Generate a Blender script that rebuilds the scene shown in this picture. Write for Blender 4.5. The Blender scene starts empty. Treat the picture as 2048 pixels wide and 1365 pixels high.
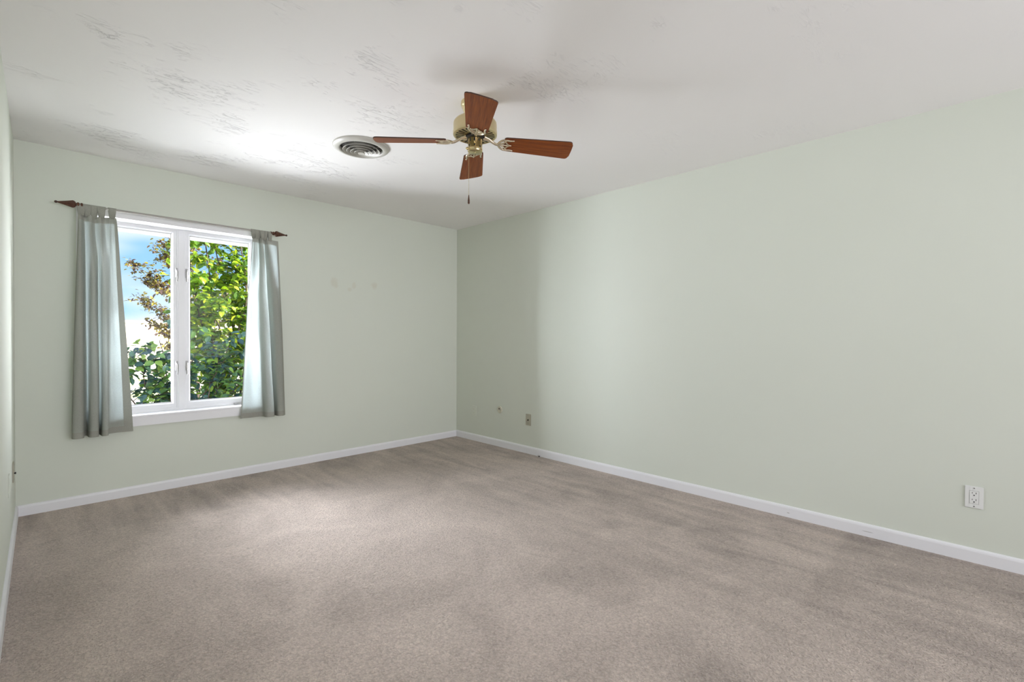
import bpy, bmesh, math, random
from mathutils import Vector, Matrix, noise
random.seed(7)
PI = math.pi
R = math.radians
sc = bpy.context.scene
COL = sc.collection

# ------------------------------------------------------------------ camera
EYE = 1.1828
cd = bpy.data.cameras.new('camera')
cd.sensor_width = 36.0
cd.lens = 16.603
cd.clip_start = 0.02
cd.clip_end = 300
cam = bpy.data.objects.new('camera', cd)
COL.objects.link(cam)
cam.location = (0, 0, EYE)
yaw, pitch, roll = R(44.915), R(-0.556), R(0.237)
cam.rotation_euler = (Matrix.Rotation(-yaw, 3, 'Z') @ Matrix.Rotation(PI / 2 + pitch, 3, 'X') @ Matrix.Rotation(roll, 3, 'Z')).to_euler()
sc.camera = cam

# ------------------------------------------------------------------ colour management
vs = sc.view_settings
vs.view_transform = 'Standard'
vs.look = 'None'
vs.gamma = 1.0
vs.use_curve_mapping = False
vs.exposure = 0.18
cy = sc.cycles
cy.use_denoising = True
cy.max_bounces = 9
cy.diffuse_bounces = 6
cy.transparent_max_bounces = 24
cy.sample_clamp_indirect = 6

# ------------------------------------------------------------------ world: blue sky with soft clouds
w = bpy.data.worlds.new('sky')
sc.world = w
w.use_nodes = True
nt = w.node_tree
nt.nodes.clear()
n = nt.nodes
out = n.new('ShaderNodeOutputWorld')
bg = n.new('ShaderNodeBackground')
tc = n.new('ShaderNodeTexCoord')
sep = n.new('ShaderNodeSeparateXYZ')
ramp = n.new('ShaderNodeValToRGB')
ramp.color_ramp.elements[0].position = 0.0
ramp.color_ramp.elements[0].color = (0.38, 0.66, 0.96, 1)
ramp.color_ramp.elements[1].position = 0.45
ramp.color_ramp.elements[1].color = (0.16, 0.42, 0.88, 1)
mp = n.new('ShaderNodeMapping')
mp.inputs['Scale'].default_value = (1.0, 1.0, 3.0)
mp.inputs['Location'].default_value = (0.37, 0.2, 0.1)
nz = n.new('ShaderNodeTexNoise')
nz.inputs['Scale'].default_value = 4.0
nz.inputs['Detail'].default_value = 2.5
nz.inputs['Roughness'].default_value = 0.5
cr = n.new('ShaderNodeValToRGB')
cr.color_ramp.elements[0].position = 0.46
cr.color_ramp.elements[0].color = (0, 0, 0, 1)
cr.color_ramp.elements[1].position = 0.66
cr.color_ramp.elements[1].color = (1, 1, 1, 1)
mx = n.new('ShaderNodeMixRGB')
mx.inputs[2].default_value = (0.93, 0.94, 1.0, 1)
L = nt.links.new
L(tc.outputs['Generated'], sep.inputs[0])
L(sep.outputs['Z'], ramp.inputs[0])
L(tc.outputs['Generated'], mp.inputs[0])
L(mp.outputs[0], nz.inputs['Vector'])
L(nz.outputs[0], cr.inputs[0])
L(cr.outputs[0], mx.inputs[0])
L(ramp.outputs[0], mx.inputs[1])
bg.inputs[1].default_value = 1.15
L(mx.outputs[0], bg.inputs[0])
L(bg.outputs[0], out.inputs[0])

# ------------------------------------------------------------------ sun (comes over the house roof)
sd = bpy.data.lights.new('sun', 'SUN')
sd.energy = 17.0
sd.angle = R(0.6)
sd.color = (1.0, 0.95, 0.88)
so = bpy.data.objects.new('sun', sd)
COL.objects.link(so)
so.location = (6, -8, 10)
so.rotation_euler = Vector((0.62, -0.58, 0.52)).to_track_quat('Z', 'Y').to_euler()

# ------------------------------------------------------------------ room numbers (metres)
X0, X1 = 3.4848, -0.1218          # right wall, left wall
Y0, YB = 4.4230, -2.90            # window wall, wall behind the camera
H = 2.44

def area(name, loc, direction, sx, sy, power, color):
    d = bpy.data.lights.new(name, 'AREA')
    d.shape = 'RECTANGLE'
    d.size, d.size_y = sx, sy
    d.energy = power
    d.color = color
    o = bpy.data.objects.new(name, d)
    COL.objects.link(o)
    o.location = loc
    o.rotation_euler = Vector(direction).to_track_quat('-Z', 'Y').to_euler()
    return o

# added fill lamp in front of the closed, unseen rear window (behind the camera)
area('rear_fill_lamp', (1.75, YB + 0.07, 1.42), (0, 1, 0), 2.6, 1.45, 52, (0.90, 0.90, 1.0)).data.spread = R(118)
# lamps added outside the visible window as daylight: ground light up to the ceiling,
# high sky light down to the floor, side fill to the right and left walls
LY = Y0 + 0.36
for zz, el, spr, pw, ax in ((0.78, 31, 60, 4.4, 0.14), (1.30, 26, 56, 6.2, 0.50), (1.82, 22, 60, 2.2, 0.10)):
    area('ground_bounce_fill', (0.797, LY, zz), (ax, -math.cos(R(el)), math.sin(R(el))), 1.10, 0.30, pw, (0.92, 0.94, 1.0)).data.spread = R(spr)
area('ground_bounce_fill', (0.797, LY - 0.07, 0.90), (0.08, -math.cos(R(66)), math.sin(R(66))), 1.10, 0.22, 7.4, (0.92, 0.94, 1.0)).data.spread = R(112)
for zz, el, spr, pw in ((0.78, 24, 46, 4), (1.30, 32, 56, 6.4), (1.82, 36, 58, 8)):
    area('high_sky_fill', (0.797, LY, zz), (0.28, -math.cos(R(el)), -math.sin(R(el))), 1.10, 0.30, pw, (0.89, 0.91, 1.0)).data.spread = R(spr)
for xx in (0.52, 1.08):
    area('side_fill', (xx, LY, 1.30), (0.86, -0.50, 0.0), 0.30, 1.35, 28, (0.88, 0.90, 1.0)).data.spread = R(76)
    area('side_fill', (xx, LY, 1.30), (-0.86, -0.52, 0.05), 0.30, 1.35, 11, (0.92, 0.92, 1.0)).data.spread = R(66)
# daylight entering at the visible window (sampling portal for the sky)
pt = area('window_portal', (0.797, Y0 + 0.24, 1.30), (0, -1, 0), 1.16, 1.5, 1, (1, 1, 1))
pt.data.cycles.is_portal = True

# ================================================================== helpers
def V(*a): return Vector(a)

def bx(bm, lo, hi):
    x0, y0, z0 = lo; x1, y1, z1 = hi
    vs_ = [bm.verts.new(c) for c in ((x0,y0,z0),(x1,y0,z0),(x1,y1,z0),(x0,y1,z0),(x0,y0,z1),(x1,y0,z1),(x1,y1,z1),(x0,y1,z1))]
    fs = []
    for f in ((0,3,2,1),(4,5,6,7),(0,1,5,4),(1,2,6,5),(2,3,7,6),(3,0,4,7)):
        fs.append(bm.faces.new([vs_[i] for i in f]))
    return fs

def box_mesh(*boxes, bevel=0.0, seg=2):
    bm = bmesh.new()
    for lo, hi in boxes:
        bx(bm, lo, hi)
    if bevel:
        bmesh.ops.bevel(bm, geom=bm.edges[:], offset=bevel, segments=seg, profile=0.5, affect='EDGES')
    return bm

def tube(bm, pts, rad, n=10, cap=True):
    """tube along pts; rad a number or a list"""
    rings = []
    m = len(pts)
    rr = rad if isinstance(rad, (list, tuple)) else [rad] * m
    up = Vector((0, 0, 1))
    prev = None
    for i, p in enumerate(pts):
        p = Vector(p)
        a = Vector(pts[max(i - 1, 0)]); b = Vector(pts[min(i + 1, m - 1)])
        t = (b - a).normalized()
        if prev is None:
            s = t.cross(up)
            if s.length < 1e-3: s = t.cross(Vector((1, 0, 0)))
        else:
            s = prev - t * prev.dot(t)
        s.normalize(); prev = s
        u = t.cross(s)
        rings.append([bm.verts.new(p + (s * math.cos(2*PI*k/n) + u * math.sin(2*PI*k/n)) * rr[i]) for k in range(n)])
    for i in range(m - 1):
        for k in range(n):
            bm.faces.new((rings[i][k], rings[i][(k+1) % n], rings[i+1][(k+1) % n], rings[i+1][k]))
    if cap:
        bm.faces.new(list(reversed(rings[0]))); bm.faces.new(rings[-1])

def lathe(bm, prof, n=48, c=(0, 0, 0), axis='z', close=False):
    """prof: (radius, height) list turned about the axis"""
    rings = []
    for r, h in prof:
        ring = []
        for k in range(n):
            a = 2 * PI * k / n
            q = (r * math.cos(a), r * math.sin(a), h) if axis == 'z' else ((h, r * math.cos(a), r * math.sin(a)) if axis == 'x' else (r * math.cos(a), h, r * math.sin(a)))
            ring.append(bm.verts.new((q[0] + c[0], q[1] + c[1], q[2] + c[2])))
        rings.append(ring)
    for i in range(len(rings) - 1):
        for k in range(n):
            bm.faces.new((rings[i][k], rings[i][(k+1) % n], rings[i+1][(k+1) % n], rings[i+1][k]))
    if close:
        for k in range(n):
            bm.faces.new((rings[-1][k], rings[-1][(k+1) % n], rings[0][(k+1) % n], rings[0][k]))
    else:
        for ring in (rings[0], rings[-1]):
            try: bm.faces.new(ring)
            except ValueError: pass

def obj(name, bm, mat, parent=None, smooth=False, loc=None):
    me = bpy.data.meshes.new(name)
    bmesh.ops.recalc_face_normals(bm, faces=bm.faces[:])
    bm.to_mesh(me); bm.free()
    mats = mat if isinstance(mat, (list, tuple)) else [mat]
    for m_ in mats: me.materials.append(m_)
    if smooth:
        for p in me.polygons: p.use_smooth = True
        if smooth != 'all':
            try:
                me.set_sharp_from_angle(angle=R(smooth if smooth is not True else 35))
            except Exception: pass
    o = bpy.data.objects.new(name, me)
    COL.objects.link(o)
    if loc: o.location = loc
    if parent: o.parent = parent
    return o

def thing(name, label, cat, loc=(0, 0, 0), rotz=0, group=None):
    o = bpy.data.objects.new(name, None)
    COL.objects.link(o)
    o.location = loc; o.rotation_euler = (0, 0, rotz)
    o.empty_display_size = 0.05
    o['label'] = label; o['category'] = cat
    if group: o['group'] = group
    return o

def struct(name, bm, mat, label=None, cat=None, parent=None, smooth=False):
    o = obj(name, bm, mat, parent, smooth)
    if parent is None:
        o['kind'] = 'structure'
        if label: o['label'] = label
        if cat: o['category'] = cat
    return o

# ------------------------------------------------------------------ materials
def mat(name, color, rough=0.5, metal=0.0, spec=0.5, coat=0.0):
    m = bpy.data.materials.new(name)
    m.use_nodes = True
    b = m.node_tree.nodes['Principled BSDF']
    b.inputs['Base Color'].default_value = (*color, 1)
    b.inputs['Roughness'].default_value = rough
    b.inputs['Metallic'].default_value = metal
    b.inputs['Specular IOR Level'].default_value = spec
    b.inputs['Coat Weight'].default_value = coat
    return m

def nd(m, t, **kw):
    x = m.node_tree.nodes.new(t)
    for k, v in kw.items():
        if k in x.inputs.keys(): x.inputs[k].default_value = v
        else: setattr(x, k, v)
    return x

def lk(m, a, b): m.node_tree.links.new(a, b)
def bsdf(m): return m.node_tree.nodes['Principled BSDF']

def math_(m, op, a, b=None, c=None, clamp=False):
    x = nd(m, 'ShaderNodeMath', operation=op, use_clamp=clamp)
    for i, v in enumerate((a, b, c)):
        if v is None: continue
        if isinstance(v, (int, float)): x.inputs[i].default_value = v
        else: lk(m, v, x.inputs[i])
    return x.outputs[0]

def mixc(m, f, a, b, mode='MIX'):
    x = nd(m, 'ShaderNodeMixRGB', blend_type=mode)
    for i, v in ((0, f), (1, a), (2, b)):
        if isinstance(v, (int, float)): x.inputs[i].default_value = v
        elif isinstance(v, tuple): x.inputs[i].default_value = (*v, 1)
        else: lk(m, v, x.inputs[i])
    return x.outputs[0]

def noise_(m, vec, scale, detail=2.0, rough=0.5, dist=0.0):
    x = nd(m, 'ShaderNodeTexNoise')
    x.inputs['Scale'].default_value = scale; x.inputs['Detail'].default_value = detail
    x.inputs['Roughness'].default_value = rough; x.inputs['Distortion'].default_value = dist
    lk(m, vec, x.inputs['Vector'])
    return x.outputs[0]

def remap(m, v, a, b, c, d):
    x = nd(m, 'ShaderNodeMapRange')
    lk(m, v, x.inputs['Value'])
    for k, q in (('From Min', a), ('From Max', b), ('To Min', c), ('To Max', d)): x.inputs[k].default_value = q
    return x.outputs[0]

def coords(m, scale=(1, 1, 1), rot=(0, 0, 0), loc=(0, 0, 0)):
    t = nd(m, 'ShaderNodeTexCoord'); q = nd(m, 'ShaderNodeMapping')
    q.inputs['Scale'].default_value = scale; q.inputs['Rotation'].default_value = rot; q.inputs['Location'].default_value = loc
    lk(m, t.outputs['Object'], q.inputs['Vector'])
    return q.outputs[0]

def bump(m, h, strength, dist=0.002):
    x = nd(m, 'ShaderNodeBump')
    x.inputs['Strength'].default_value = strength; x.inputs['Distance'].default_value = dist
    lk(m, h, x.inputs['Height']); lk(m, x.outputs[0], bsdf(m).inputs['Normal'])

# sage wall paint
SAGE = (0.668, 0.70, 0.615)
M_wall = mat('sage_wall_paint', SAGE, 0.75, spec=0.25)
c = coords(M_wall)
lk(M_wall, mixc(M_wall, remap(M_wall, noise_(M_wall, c, 0.9, 3), 0.3, 0.7, 0.0, 1.0), (0.660, 0.692, 0.606), (0.677, 0.708, 0.625)), bsdf(M_wall).inputs['Base Color'])
bump(M_wall, noise_(M_wall, c, 220, 2), 0.06, 0.001)

# the window wall carries three faint old stains
M_wwall = mat('sage_wall_paint_stained', SAGE, 0.75, spec=0.25)
c = coords(M_wwall)
base = mixc(M_wwall, remap(M_wwall, noise_(M_wwall, c, 0.9, 3), 0.3, 0.7, 0.0, 1.0), (0.660, 0.692, 0.606), (0.677, 0.708, 0.625))
warp = noise_(M_wwall, c, 14, 3)
acc = None
for sx, sz, rx, rz, k in ((1.993, 1.690, 0.045, 0.055, 1.0), (2.150, 1.640, 0.030, 0.024, .8), (2.195, 1.685, 0.026, 0.040, .8), (2.412, 1.695, 0.040, 0.052, 1.0)):
    s_ = nd(M_wwall, 'ShaderNodeSeparateXYZ'); lk(M_wwall, c, s_.inputs[0])
    dx = math_(M_wwall, 'DIVIDE', math_(M_wwall, 'SUBTRACT', s_.outputs['X'], sx), rx)
    dz = math_(M_wwall, 'DIVIDE', math_(M_wwall, 'SUBTRACT', s_.outputs['Z'], sz), rz)
    d2 = math_(M_wwall, 'ADD', math_(M_wwall, 'MULTIPLY', dx, dx), math_(M_wwall, 'MULTIPLY', dz, dz))
    d2 = math_(M_wwall, 'ADD', d2, math_(M_wwall, 'MULTIPLY', math_(M_wwall, 'SUBTRACT', warp, 0.5), 2.4))
    f = math_(M_wwall, 'MULTIPLY', remap(M_wwall, d2, 1.0, 0.2, 0.0, 1.0), k)
    acc = f if acc is None else math_(M_wwall, 'MAXIMUM', acc, f)
acc = math_(M_wwall, 'MULTIPLY', acc, 0.5, clamp=True)
lk(M_wwall, mixc(M_wwall, acc, base, (0.59, 0.57, 0.46)), bsdf(M_wwall).inputs['Base Color'])
bump(M_wwall, noise_(M_wwall, c, 220, 2), 0.06, 0.001)

# ceiling with faint trowel strokes
M_ceil = mat('trowelled_ceiling_paint', (0.88, 0.865, 0.85), 0.85, spec=0.2)
c = coords(M_ceil, (1, 4.0, 1), (0, 0, R(28)))
st = noise_(M_ceil, c, 5.0, 8, 0.62, 1.6)
ridge = remap(M_ceil, math_(M_ceil, 'ABSOLUTE', math_(M_ceil, 'SUBTRACT', st, 0.5)), 0.0, 0.018, 1.0, 0.0)
c2 = coords(M_ceil)
gate = remap(M_ceil, noise_(M_ceil, c2, 2.6, 4, 0.65), 0.52, 0.72, 0.0, 1.0)
sx_ = nd(M_ceil, 'ShaderNodeSeparateXYZ'); lk(M_ceil, c2, sx_.inputs[0])
gate = math_(M_ceil, 'MULTIPLY', gate, remap(M_ceil, sx_.outputs['X'], 1.5, 2.3, 1.0, 0.25))   # the right half was trowelled smoother
hgt = math_(M_ceil, 'MULTIPLY', ridge, gate)
bump(M_ceil, hgt, 0.9, 0.0034)

M_white = mat('white_trim_paint', (0.80, 0.80, 0.815), 0.42, spec=0.4)
M_winw = mat('white_window_paint', (0.80, 0.80, 0.81), 0.38, spec=0.45)

# carpet
M_carpet = mat('beige_cut_pile_carpet', (0.45, 0.38, 0.34), 1.0, spec=0.05)
c = coords(M_carpet)
vor = nd(M_carpet, 'ShaderNodeTexVoronoi', feature='F1'); vor.inputs['Scale'].default_value = 95
wn = nd(M_carpet, 'ShaderNodeTexNoise'); wn.inputs['Scale'].default_value = 60
lk(M_carpet, c, wn.inputs['Vector'])
wm = nd(M_carpet, 'ShaderNodeMixRGB', blend_type='ADD'); wm.inputs[0].default_value = 0.02
lk(M_carpet, c, wm.inputs[1]); lk(M_carpet, wn.outputs['Color'], wm.inputs[2])
lk(M_carpet, wm.outputs[0], vor.inputs['Vector'])
tuft = remap(M_carpet, vor.outputs['Distance'], 0.1, 0.75, 1.0, 0.0)
grain = noise_(M_carpet, c, 60, 3, 0.6, 1.2)
tex = math_(M_carpet, 'ADD', math_(M_carpet, 'MULTIPLY', tuft, 0.45), math_(M_carpet, 'MULTIPLY', remap(M_carpet, grain, 0.3, 0.7, 0, 1), 0.55))
BANDS = [(2.36, 3.6, -0.8, 0.62, 0, 1.1), (1.78, 3.0, -0.8, 0.34, 0, 0.7), (1.95, 2.25, 0.9, 1.35, -8, 0.9), (1.30, 1.75, 0.55, 1.05, 10, 0.8)]
# worn and brushed patches of pile
patch = noise_(M_carpet, c, 1.9, 5, 0.6, 1.1)
cs = coords(M_carpet, (5.2, 0.75, 1), (0, 0, R(6)))
streak = noise_(M_carpet, cs, 2.1, 3, 0.5, 0.4)
sp = nd(M_carpet, 'ShaderNodeSeparateXYZ'); lk(M_carpet, c, sp.inputs[0])
edge = math_(M_carpet, 'MAXIMUM', remap(M_carpet, sp.outputs['X'], 1.7, 2.7, 0, 1), remap(M_carpet, sp.outputs['Y'], 3.3, 3.9, 0, 1))
pv = math_(M_carpet, 'ADD', remap(M_carpet, patch, 0.33, 0.67, -1, 1), math_(M_carpet, 'MULTIPLY', remap(M_carpet, streak, 0.35, 0.65, -1.2, 1.2), math_(M_carpet, 'MULTIPLY', edge, 0.8)))
pv = math_(M_carpet, 'SUBTRACT', pv, math_(M_carpet, 'MULTIPLY', edge, 0.4))  # darker towards the right and window walls
# broad strokes of the vacuum cleaner: brushed bands with crisp borders near the right front
def band(x0, x1, y0, y1, ang):
    q = coords(M_carpet, (1, 1, 1), (0, 0, R(ang)))
    wv = nd(M_carpet, 'ShaderNodeMixRGB', blend_type='ADD'); wv.inputs[0].default_value = 0.10
    nn = nd(M_carpet, 'ShaderNodeTexNoise'); nn.inputs['Scale'].default_value = 3.0; lk(M_carpet, q, nn.inputs['Vector'])
    lk(M_carpet, q, wv.inputs[1]); lk(M_carpet, nn.outputs['Color'], wv.inputs[2])
    t = nd(M_carpet, 'ShaderNodeSeparateXYZ'); lk(M_carpet, wv.outputs[0], t.inputs[0])
    f = math_(M_carpet, 'MULTIPLY', remap(M_carpet, t.outputs['X'], x0 - .015, x0 + .015, 0, 1), remap(M_carpet, t.outputs['X'], x1 - .08, x1 + .08, 1, 0))
    g_ = math_(M_carpet, 'MULTIPLY', remap(M_carpet, t.outputs['Y'], y0 - .08, y0 + .08, 0, 1), remap(M_carpet, t.outputs['Y'], y1 - .02, y1 + .02, 1, 0))
    return math_(M_carpet, 'MULTIPLY', f, g_)
bands = None
for args in BANDS:
    f = math_(M_carpet, 'MULTIPLY', band(*args[:5]), args[5])
    bands = f if bands is None else math_(M_carpet, 'MAXIMUM', bands, f)
pv = math_(M_carpet, 'SUBTRACT', pv, bands)
val = math_(M_carpet, 'ADD', math_(M_carpet, 'MULTIPLY', pv, 0.13), 1.0)
val = math_(M_carpet, 'MULTIPLY', val, remap(M_carpet, tex, 0.0, 1.0, 0.70, 1.25))
cc = nd(M_carpet, 'ShaderNodeCombineXYZ')
for i, k in enumerate((0.515, 0.437, 0.378)): lk(M_carpet, math_(M_carpet, 'MULTIPLY', val, k), cc.inputs[i])
lk(M_carpet, cc.outputs[0], bsdf(M_carpet).inputs['Base Color'])
bsdf(M_carpet).inputs['Sheen Weight'].default_value = 0.15
bump(M_carpet, tex, 0.9, 0.008)

# wood for the fan blades (grain runs along local x)
def wood(name, dark, light, rough, sc_=1.0):
    m = mat(name, light, rough, spec=0.28, coat=0.05)
    bsdf(m).inputs['Coat Roughness'].default_value = 0.22
    c = coords(m, (1.2, 26, 26))
    g = noise_(m, c, 5.0 * sc_, 5, 0.65, 0.3)
    g2 = noise_(m, coords(m, (1, 90, 90)), 6.0, 2, 0.5)
    f = remap(m, math_(m, 'ADD', math_(m, 'MULTIPLY', g, 0.7), math_(m, 'MULTIPLY', g2, 0.3)), 0.36, 0.64, 0, 1)
    lk(m, mixc(m, f, dark, light), bsdf(m).inputs['Base Color'])
    return m
M_blade = wood('cherry_blade_veneer', (0.13, 0.022, 0.003), (0.30, 0.078, 0.009), 0.45)
M_bedge = mat('dark_blade_edge', (0.05, 0.018, 0.010), 0.5)
M_finw = wood('walnut_finial_wood', (0.045, 0.018, 0.010), (0.13, 0.055, 0.032), 0.5, 2)
M_brass = mat('polished_brass', (0.72, 0.60, 0.34), 0.20, metal=1.0)
M_brasss = mat('satin_brass', (0.66, 0.56, 0.33), 0.34, metal=1.0)
M_iron = mat('antiqued_pale_brass', (0.74, 0.64, 0.50), 0.24, metal=1.0)
M_dark = mat('dark_recess', (0.012, 0.009, 0.007), 0.7)
M_black = mat('black_slot', (0.01, 0.01, 0.01), 0.6)
M_vent = mat('cream_metal_enamel', (0.54, 0.525, 0.48), 0.38, spec=0.5)
M_duct = mat('dark_duct_metal', (0.05, 0.042, 0.035), 0.7)
M_rod = mat('pewter_rod_metal', (0.33, 0.31, 0.28), 0.45, metal=0.6)
M_plate_w = mat('white_plastic', (0.78, 0.79, 0.76), 0.35)
M_plate_s = mat('sage_painted_plastic', (0.66, 0.69, 0.60), 0.5)
M_plate_t = mat('tan_metal_plate', (0.42, 0.40, 0.31), 0.4)
M_cream_p = mat('cream_plastic', (0.60, 0.58, 0.46), 0.45)
M_screw = mat('grey_screw_metal', (0.30, 0.30, 0.29), 0.4, metal=0.7)
M_latch = mat('pale_metal_latch', (0.42, 0.41, 0.40), 0.35, metal=0.2)
M_rub = mat('grey_glazing_gasket', (0.40, 0.39, 0.38), 0.6)

def fabric(name, col, tcol, tr):
    m = bpy.data.materials.new(name); m.use_nodes = True
    t = m.node_tree; t.nodes.clear()
    o_ = t.nodes.new('ShaderNodeOutputMaterial'); d = t.nodes.new('ShaderNodeBsdfDiffuse'); q = t.nodes.new('ShaderNodeBsdfTranslucent'); x = t.nodes.new('ShaderNodeMixShader')
    x.inputs[0].default_value = tr
    c = coords(m)
    wv = noise_(m, coords(m, (1, 1, 0.15)), 900, 1)
    wv2 = noise_(m, coords(m, (0.15, 1, 1)), 900, 1)
    f = remap(m, math_(m, 'ADD', wv, wv2), 0.7, 1.3, 0.88, 1.08)
    lk(m, mixc(m, 1.0, col, f, 'MULTIPLY'), d.inputs[0]); lk(m, mixc(m, 1.0, tcol, f, 'MULTIPLY'), q.inputs[0])
    lk(m, d.outputs[0], x.inputs[1]); lk(m, q.outputs[0], x.inputs[2]); lk(m, x.outputs[0], o_.inputs[0])
    return m
M_fab = fabric('sage_cotton', (0.355, 0.36, 0.315), (0.41, 0.485, 0.475), 0.185)
M_hem = fabric('sage_cotton_doubled', (0.33, 0.33, 0.285), (0.22, 0.25, 0.22), 0.05)

def glass(name):
    m = bpy.data.materials.new(name); m.use_nodes = True
    t = m.node_tree; t.nodes.clear()
    o_ = t.nodes.new('ShaderNodeOutputMaterial'); a = t.nodes.new('ShaderNodeBsdfTransparent'); g = t.nodes.new('ShaderNodeBsdfGlossy'); x = t.nodes.new('ShaderNodeMixShader')
    fr = t.nodes.new('ShaderNodeFresnel'); fr.inputs[0].default_value = 1.12
    g.inputs['Roughness'].default_value = 0.02
    a.inputs[0].default_value = (0.97, 0.98, 0.98, 1)
    lk(m, fr.outputs[0], x.inputs[0]); lk(m, a.outputs[0], x.inputs[1]); lk(m, g.outputs[0], x.inputs[2]); lk(m, x.outputs[0], o_.inputs[0])
    return m
M_glass = glass('window_glass')

# ================================================================== the setting
WT = 0.20
# floor, ceiling
struct('floor', box_mesh(((X1 - 0.2, YB - 0.2, -0.12), (X0 + 0.2, Y0, 0.0))), M_carpet, 'grey-beige cut pile carpet with brushed patches covering the whole room', 'floor')
struct('ceiling', box_mesh(((X1 - 0.2, YB - 0.2, H), (X0 + 0.2, Y0 + WT, H + 0.05))), M_ceil, 'white ceiling with faint trowel marks', 'ceiling')
struct('wall_right', box_mesh(((X0, YB - 0.2, 0), (X0 + 0.15, Y0 + WT, H))), M_wall, 'long plain pale sage wall on the right', 'wall')
struct('wall_left', box_mesh(((X1 - 0.15, YB - 0.2, 0), (X1, Y0 + WT, H))), M_wall, 'sliver of pale sage wall at the left edge', 'wall')
# window wall with its opening
OX0, OX1, OZ0, OZ1 = 0.235, 1.358, 0.575, 2.033
bm = bmesh.new()
for lo, hi in (((X1, Y0, 0), (OX0, Y0 + WT, H)), ((OX1, Y0, 0), (X0, Y0 + WT, H)), ((OX0, Y0, 0), (OX1, Y0 + WT, OZ0)), ((OX0, Y0, OZ1), (OX1, Y0 + WT, H))):
    bx(bm, lo, hi)
struct('wall_window', bm, M_wwall, 'pale sage wall with the curtained window and three faint stains', 'wall')
# wall behind the camera, with an unseen window added for the fill lamp, closed by a pale blind
RX0, RX1, RZ0, RZ1 = 0.35, 3.15, 0.62, 2.18
bm = bmesh.new()
for lo, hi in (((X1, YB - 0.15, 0), (RX0, YB, H)), ((RX1, YB - 0.15, 0), (X0, YB, H)), ((RX0, YB - 0.15, 0), (RX1, YB, RZ0)), ((RX0, YB - 0.15, RZ1), (RX1, YB, H))):
    bx(bm, lo, hi)
struct('wall_rear', bm, M_wall, 'pale sage wall behind the camera', 'wall')
w2 = bpy.data.objects.new('added_rear_window', None); COL.objects.link(w2); w2['kind'] = 'structure'
obj('window_frame', box_mesh(((RX0, YB - 0.12, RZ0), (RX0 + 0.05, YB, RZ1)), ((RX1 - 0.05, YB - 0.12, RZ0), (RX1, YB, RZ1)), ((RX0 + 0.05, YB - 0.12, RZ0), (RX1 - 0.05, YB, RZ0 + 0.05)), ((RX0 + 0.05, YB - 0.12, RZ1 - 0.05), (RX1 - 0.05, YB, RZ1))), M_winw, w2)
obj('blind', box_mesh(((RX0 + 0.05, YB - 0.10, RZ0 + 0.05), (RX1 - 0.05, YB - 0.09, RZ1 - 0.05))), M_white, w2)  # solid sheet added to keep the sun out of the added window

# baseboards: profile with eased top
def baseboard(name, a, b, nrm, hgt, label):
    """a,b ends on the wall line (xy), nrm points into the room"""
    prof = [(0, 0), (0.013, 0), (0.013, hgt - 0.016), (0.011, hgt - 0.008), (0.007, hgt - 0.002), (0.003, hgt), (0, hgt)]
    bm = bmesh.new(); ends = []
    for p in (a, b):
        ends.append([bm.verts.new((p[0] + nrm[0] * d, p[1] + nrm[1] * d, z)) for d, z in prof])
    k = len(prof)
    for i in range(k):
        bm.faces.new((ends[0][i], ends[0][(i + 1) % k], ends[1][(i + 1) % k], ends[1][i]))
    bm.faces.new(ends[0]); bm.faces.new(list(reversed(ends[1])))
    return struct(name, bm, M_bb if name == 'baseboard_right' else M_white, label, 'baseboard')
# right baseboard has two small scuffs
M_bb = mat('white_trim_paint_scuffed', (0.80, 0.80, 0.815), 0.42, spec=0.4)
c = coords(M_bb)
s_ = nd(M_bb, 'ShaderNodeSeparateXYZ'); lk(M_bb, c, s_.inputs[0])
acc = None
for sy, sz, ry, rz in ((0.484, 0.030, 0.030, 0.0022), (0.905, 0.030, 0.009, 0.003), (3.10, 0.006, 0.022, 0.006)):
    dy = math_(M_bb, 'DIVIDE', math_(M_bb, 'SUBTRACT', s_.outputs['Y'], sy), ry)
    dz = math_(M_bb, 'DIVIDE', math_(M_bb, 'SUBTRACT', s_.outputs['Z'], sz), rz)
    f = remap(M_bb, math_(M_bb, 'ADD', math_(M_bb, 'MULTIPLY', dy, dy), math_(M_bb, 'MULTIPLY', dz, dz)), 1.0, 0.5, 0.0, 0.7)
    acc = f if acc is None else math_(M_bb, 'MAXIMUM', acc, f)
lk(M_bb, mixc(M_bb, acc, (0.80, 0.80, 0.815), (0.33, 0.31, 0.29)), bsdf(M_bb).inputs['Base Color'])
baseboard('baseboard_window', (X1, Y0), (X0, Y0), (0, -1), 0.070, 'white baseboard under the window wall')
baseboard('baseboard_right', (X0, YB), (X0, Y0 - 0.012), (-1, 0), 0.074, 'white baseboard along the right wall')
baseboard('baseboard_left', (X1, YB), (X1, Y0 - 0.012), (1, 0), 0.074, 'white baseboard at the left edge')

# ------------------------------------------------------------------ window
win = bpy.data.objects.new('window_1', None); COL.objects.link(win)
win.location = (0.797, Y0, OZ0)
win['kind'] = 'structure'; win['label'] = 'white double casement window between the sage curtains'; win['category'] = 'window'
WO = V(0.797, Y0, OZ0)
def wobj(name, bm, m, parent=None, smooth=False):
    bmesh.ops.translate(bm, verts=bm.verts[:], vec=-WO)
    return obj(name, bm, m, parent or win, smooth)
FY0, FY1 = Y0 + 0.135, Y0 + 0.20     # frame depth range
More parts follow.
